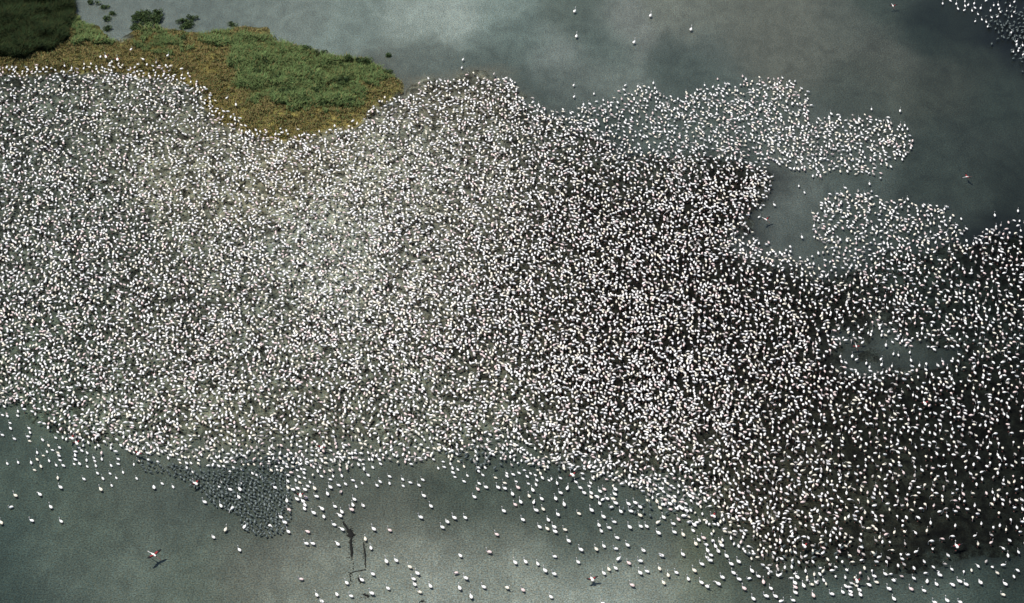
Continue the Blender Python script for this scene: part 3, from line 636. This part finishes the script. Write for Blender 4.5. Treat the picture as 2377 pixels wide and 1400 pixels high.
# loose chicks elsewhere: the far right flock and along the colony's lower edge
for cx, cy, sx, sy, n in ((2350,60,26,26,110),(2410,70,40,40,120),(1100,1050,26,8,26),(1520,1180,50,10,34),(1310,1085,26,6,22),(620,1072,40,8,30),(1120,1078,26,8,10),(1900,1290,60,12,24)):
    for _ in range(n):
        qx, qy = random.gauss(cx, sx), random.gauss(cy, sy)
        x, y = ground(qx, qy, .3); x, y = float(x), float(y)
        if free(x, y, .4):
            take(x, y); z = max(-.08, float(sample(h, np.array(x), np.array(y))))
            rest.append((x, y, z, R(random.gauss(60, 40)), random.uniform(1.15, 1.45), random.randrange(2)))
obj('chick_crowd', merge('chick_crowd', chick_me, None, rest, [M_GREY, M_GREYD], 0), 'grey downy flamingo chicks crowding the colony edges and the far flock', 'chick crowd', 'stuff', 'grey flamingo chicks')
taken = tk

# ------------------------------------------------------------------ plants of the bank
def blade_tuft(n, hgt, spread, rnd, mats=1):
    g = G()
    for _ in range(n):
        a = rnd.uniform(0, 6.28); r = spread * math.sqrt(rnd.random()); x, y = r * math.cos(a), r * math.sin(a)
        b = rnd.uniform(0, 6.28); hh = hgt * rnd.uniform(.6, 1.15); le = hh * rnd.uniform(.6, 1.3)
        wdt = rnd.uniform(.03, .07); dx, dy = math.cos(b), math.sin(b)
        p = [(x - dy * wdt, y + dx * wdt, -.05), (x + dy * wdt, y - dx * wdt, -.05),
             (x + dx * le * .35 + dy * wdt * .8, y + dy * le * .35 - dx * wdt * .8, hh * .6), (x + dx * le * .35 - dy * wdt * .8, y + dy * le * .35 + dx * wdt * .8, hh * .6),
             (x + dx * le, y + dy * le, hh)]
        g.add(p, [(0, 1, 2, 3), (3, 2, 4)], rnd.randrange(mats))
    return g
M_OCHRE = plain('ochre_sedge', (0.185, 0.150, 0.058), 0.9, 0.35, 0.9)
M_OCHRE2 = plain('dry_rusty_sedge', (0.20, 0.14, 0.058), 0.9, 0.35, 1.3)
M_GREEN = plain('olive_grass', (0.115, 0.150, 0.052), 0.9, 0.35, 0.8)
M_GREEN2 = plain('green_grass', (0.095, 0.145, 0.05), 0.9, 0.35, 1.1)
M_DEEP = plain('dark_reed', (0.017, 0.031, 0.010), 0.9, 0.4, 0.7)
M_DEEP2 = plain('dark_olive_reed', (0.026, 0.030, 0.009), 0.9, 0.4, 0.9)
def scatter(poly, n, seed, margin=0.0):
    r = np.random.default_rng(seed)
    lo, hi = poly.min(0), poly.max(0)
    lo = np.maximum(lo, (-95, 150)); hi = np.minimum(hi, (95, 345))
    p = r.uniform(lo, hi, (n, 2))
    jx, jy = 1.1 * fbm(p[:, 0], p[:, 1], .5, seed), 1.6 * fbm(p[:, 0], p[:, 1], .5, seed + 9)
    return p[inside(poly, p[:, 0] + jx, p[:, 1] + jy)]
def in_any(polys, p):
    r = np.zeros(len(p), bool)
    for q in polys: r |= inside(q, p[:, 0], p[:, 1])
    return r
def grass_object(name, pts, hgt, spread, blades, mats, seed, label, cat, hvar=None):
    rnd = random.Random(seed)
    pro = [blade_tuft(blades, hgt, spread, rnd, len(mats)) for _ in range(6)]
    z = sample(h, pts[:, 0], pts[:, 1])
    pl = []
    for k, p in enumerate(pts):
        s = rnd.uniform(.75, 1.25) * (hvar[k] if hvar is not None else 1)
        if z[k] > 0.0: pl.append((p[0], p[1], z[k], rnd.uniform(0, 6.28), s, rnd.randrange(6)))
    me = merge(name, pro, None, pl, mats, 0)
    return obj(name, me, label, cat, 'stuff')
p = scatter(bank_g, 60000, 201); keep = ~inside(marsh_g, p[:, 0], p[:, 1]); p = p[keep]
sb = sdf(bank_g, p[:, 0], p[:, 1]) + 1.5 * fbm(p[:, 0], p[:, 1], .55, 251)
p = p[rng.random(len(p)) < smooth(-.6, 2.2, sb)]
g_in = in_any(green_g, p + np.stack([3.6 * fbm(p[:, 0], p[:, 1], .5, 210), 5.0 * fbm(p[:, 0], p[:, 1], .5, 220)], 1))
dens = fbm(p[:, 0], p[:, 1], .35, 230)
po = p[~g_in & (dens > -.5) & (rng.random(len(p)) < .8)]
grass_object('dry_grass', po, .22, .30, 7, [M_OCHRE, M_OCHRE2, M_GREEN, M_OCHRE], 1, 'low ochre and rusty dry grass covering the bank above the colony', 'grass')
pg = p[g_in]
grass_object('green_grass', pg, .45, .34, 9, [M_GREEN, M_GREEN2, M_GREEN, M_GREEN2, M_OCHRE], 2, 'tussocky olive green grass on the mound above the colony', 'grass', 1 + 1.0 * np.clip(fbm(pg[:, 0], pg[:, 1], .45, 240), -.5, 1))
pm = scatter(marsh_g, 60000, 301)
grass_object('reed_bed', pm, .7, .35, 8, [M_DEEP, M_DEEP2, M_DEEP], 3, 'dark green reed bed in the top left corner', 'reeds', 1 + .8 * np.clip(fbm(pm[:, 0], pm[:, 1], .3, 340), -.5, 1))

def shrub(px, py, wid, dep, hgt, label, seed, mats):
    rnd = random.Random(seed)
    x, y = ground(px, py, hgt * .4); x, y = float(x), float(y)
    z = max(0.0, float(sample(h, np.array(x), np.array(y))))
    root = bpy.data.objects.new('shrub', None); col.objects.link(root); root.location = (x, y, z); root.empty_display_size = .3
    root['label'] = label; root['category'] = 'shrub'; root['group'] = 'shrubs on the grassy bank'
    st = G()
    lobes = []
    for k in range(max(4, int(wid * dep * 2.2))):
        a = rnd.uniform(0, 6.28); r = math.sqrt(rnd.random()) * .85
        lx, ly = wid / 2 * r * math.cos(a), dep / 2 * r * math.sin(a); lz = hgt * (1 - .55 * r * r) * rnd.uniform(.6, 1)
        lobes.append((lx, ly, lz))
        loft(st, [(lx * .3, ly * .3, -.05, .03, .03), (lx * .6, ly * .6, lz * .4, .022, .022), (lx, ly, lz * .9, .010, .010)], 4, [0, 0])
    obj('stem', st.mesh('stem', [M_STEM]), parent=root)
    cr = G()
    for lx, ly, lz in lobes:
        rr = rnd.uniform(.28, .5)
        for _ in range(90):
            v = np.array([rnd.gauss(0, 1), rnd.gauss(0, 1), rnd.gauss(0, 1)]); v /= np.linalg.norm(v); v *= rr * rnd.random() ** .4
            c = np.array([lx, ly, max(.05, lz * .75)]) + v * (1, 1, .8)
            if c[2] < 0: continue
            d = np.array([rnd.gauss(0, 1), rnd.gauss(0, 1), rnd.gauss(.4, .8)]); d /= np.linalg.norm(d)
            e = np.cross(d, (rnd.random(), rnd.random(), rnd.random())); e /= np.linalg.norm(e) + 1e-6
            L = rnd.uniform(.07, .15)
            cr.add([c - d * L, c + e * L * .45, c + d * L, c - e * L * .45], [(0, 1, 2, 3)], rnd.randrange(len(mats)))
    obj('crown', cr.mesh('crown', mats, False), parent=root)
M_STEM = plain('grey_stem', (0.06, 0.05, 0.035))
M_L1 = plain('shrub_leaf', (0.070, 0.108, 0.042), .9, .3, 2)
M_L2 = plain('dark_shrub_leaf', (0.048, 0.078, 0.034), .9, .3, 2)
M_L3 = plain('olive_shrub_leaf', (0.085, 0.115, 0.036), .9, .3, 2)
LV = [M_L1, M_L2, M_L3]
SHRUBS = [(340,40,5.0,4.6,1.0,'largest dark green shrub on the water edge above the ochre bank'),(368,28,2.2,1.8,.9,'small dark shrub touching the right top of the largest bank shrub'),(318,62,2.6,2.0,.6,'low shrub spilling down left of the largest bank shrub'),(428,54,3.0,2.6,.7,'green shrub at the waterline right of the largest shrub'),(447,40,1.8,1.1,.7,'small dark shrub leaning over pale water right of the larger shrubs'),(246,43,1.5,1.0,.6,'small round shrub standing in pale shallows by the dark reed bed'),(264,31,.9,.5,.4,'tiny shrub tuft above and right of the small round one in the shallows'),(218,6,2.0,.9,.6,'dark shrub at the top edge right of the reed bed'),(245,16,1.0,.6,.4,'tiny tuft in the shallows just under the top edge'),(252,66,1.3,.8,.5,'low tuft on the ochre shore right of the reed bed'),(540,56,1.2,.7,.5,'single dark tuft at the water edge above the green mound'),(705,117,2.4,1.4,.8,'dark bush on the upper rim of the green mound, left'),(746,126,2.0,1.1,.8,'dark bush on the upper rim of the green mound, middle'),(808,140,1.8,1.0,.7,'bush on the upper rim of the green mound beside a gap'),(845,146,3.0,1.8,.8,'broad bush at the right shoulder of the green mound'),(898,174,1.8,1.2,.7,'dark bush at the pointed right end of the green mound'),(900,128,.6,.4,.35,'tiny tuft standing alone in pale water off the mound'),(610,150,2.0,1.4,.7,'dark bush high on the left slope of the green mound'),(592,174,2.0,1.0,.6,'low dark bush on the left slope of the green mound'),(640,188,2.2,1.5,.7,'dark bush in the middle of the green mound'),(796,196,3.0,1.8,.8,'wide dark bush on the right slope of the green mound'),(730,214,2.4,1.4,.7,'dark bush in the lower middle of the green mound'),(672,218,2.6,1.4,.7,'dark bush low on the green mound, left of its middle'),(702,241,2.6,1.0,.5,'flat dark bush at the lower foot of the green mound, left'),(808,241,2.2,1.0,.5,'flat dark bush at the lower foot of the green mound, right'),(420,95,2.6,1.2,.4,'low green bush on the ochre ground below the shore shrubs')]
for k, (px, py, wd, dp, hg, lab) in enumerate(SHRUBS): shrub(px, py, wd, dp, hg, lab, 500 + k, LV)

# ------------------------------------------------------------------ dark strands laid flat on the pale shallows
M_WISP = plain('black_wisp', (0.008, 0.008, 0.007), .8)
def wisp(name, runs, crumbs, label, seed):
    rnd = random.Random(seed); g = G()
    f = lambda a, b: tuple(float(q) for q in ground(600 + a / 3.9617, 1100 + b / 3.9617))
    for pts, wd in runs:
        sp = []
        for (a0, b0), (a1, b1) in zip(pts, pts[1:]):
            for t in (0, .25, .5, .75):
                x, y = f(a0 + (a1 - a0) * t + rnd.gauss(0, 2), b0 + (b1 - b0) * t)
                ww = wd * rnd.uniform(.45, 1.35); sp.append((x, y, .012, ww * 1.35, .03))
        x, y = f(*pts[-1]); sp.append((x, y, .012, wd * .3, .015))
        loft(g, sp, 6, [0] * (len(sp) - 1))
    for a, b, sa, sb, n, sz in crumbs:
        for _ in range(n):
            x, y = f(rnd.gauss(a, sa), rnd.gauss(b, sb)); s = sz * rnd.uniform(.5, 1.3); an = rnd.uniform(0, 3.14)
            loft(g, [(x - s * math.cos(an), y - s * math.sin(an), .008, s * .2, .01), (x, y, .012, s * .55, .025), (x + s * math.cos(an), y + s * math.sin(an), .008, s * .2, .01)], 5, [0, 0])
    return obj(name, g.mesh(name, [M_WISP]), label, 'wisp', None, 'black weed in the shallows')
wisp('dark_strand', [([(775,440),(800,480),(830,525),(850,560),(862,600)], .10), ([(828,512),(848,545),(860,585)], .34), ([(852,600),(850,650),(858,700),(860,790)], .11)], [(845,560,14,40,40,.08),(845,690,16,45,44,.08),(865,830,10,34,16,.06)], 'thick black weed strand trailing downward in pale shallows right of the chick crowd', 1)
wisp('dark_strand', [([(966,625),(972,680),(984,760),(982,830),(988,870)], .06)], [(976,740,9,70,40,.07)], 'thin black weed strand running parallel right of the thicker one', 2)
wisp('dark_strand', [([(988,880),(945,890),(900,898),(870,905),(838,922)], .05), ([(838,925),(845,980),(836,1010)], .03)], [(850,950,12,40,30,.07)], 'curved black weed thread linking the feet of two strands', 3)
wisp('dark_clump', [([(915,955),(932,985),(945,1005)], .10)], [(940,985,14,18,10,.09),(1040,975,5,4,3,.07)], 'small black weed clump under a wading flamingo in pale shallows', 4)
wisp('dark_clump', [([(970,1105),(990,1120),(1020,1130)], .12)], [(995,1122,18,8,10,.10),(945,1142,8,4,5,.06)], 'black weed clump near the bottom edge in pale shallows', 5)
wisp('dark_clump', [([(1490,1170),(1520,1178)], .10)], [(1505,1172,18,6,8,.09)], 'black weed clump cut by the bottom edge, right of the others', 6)
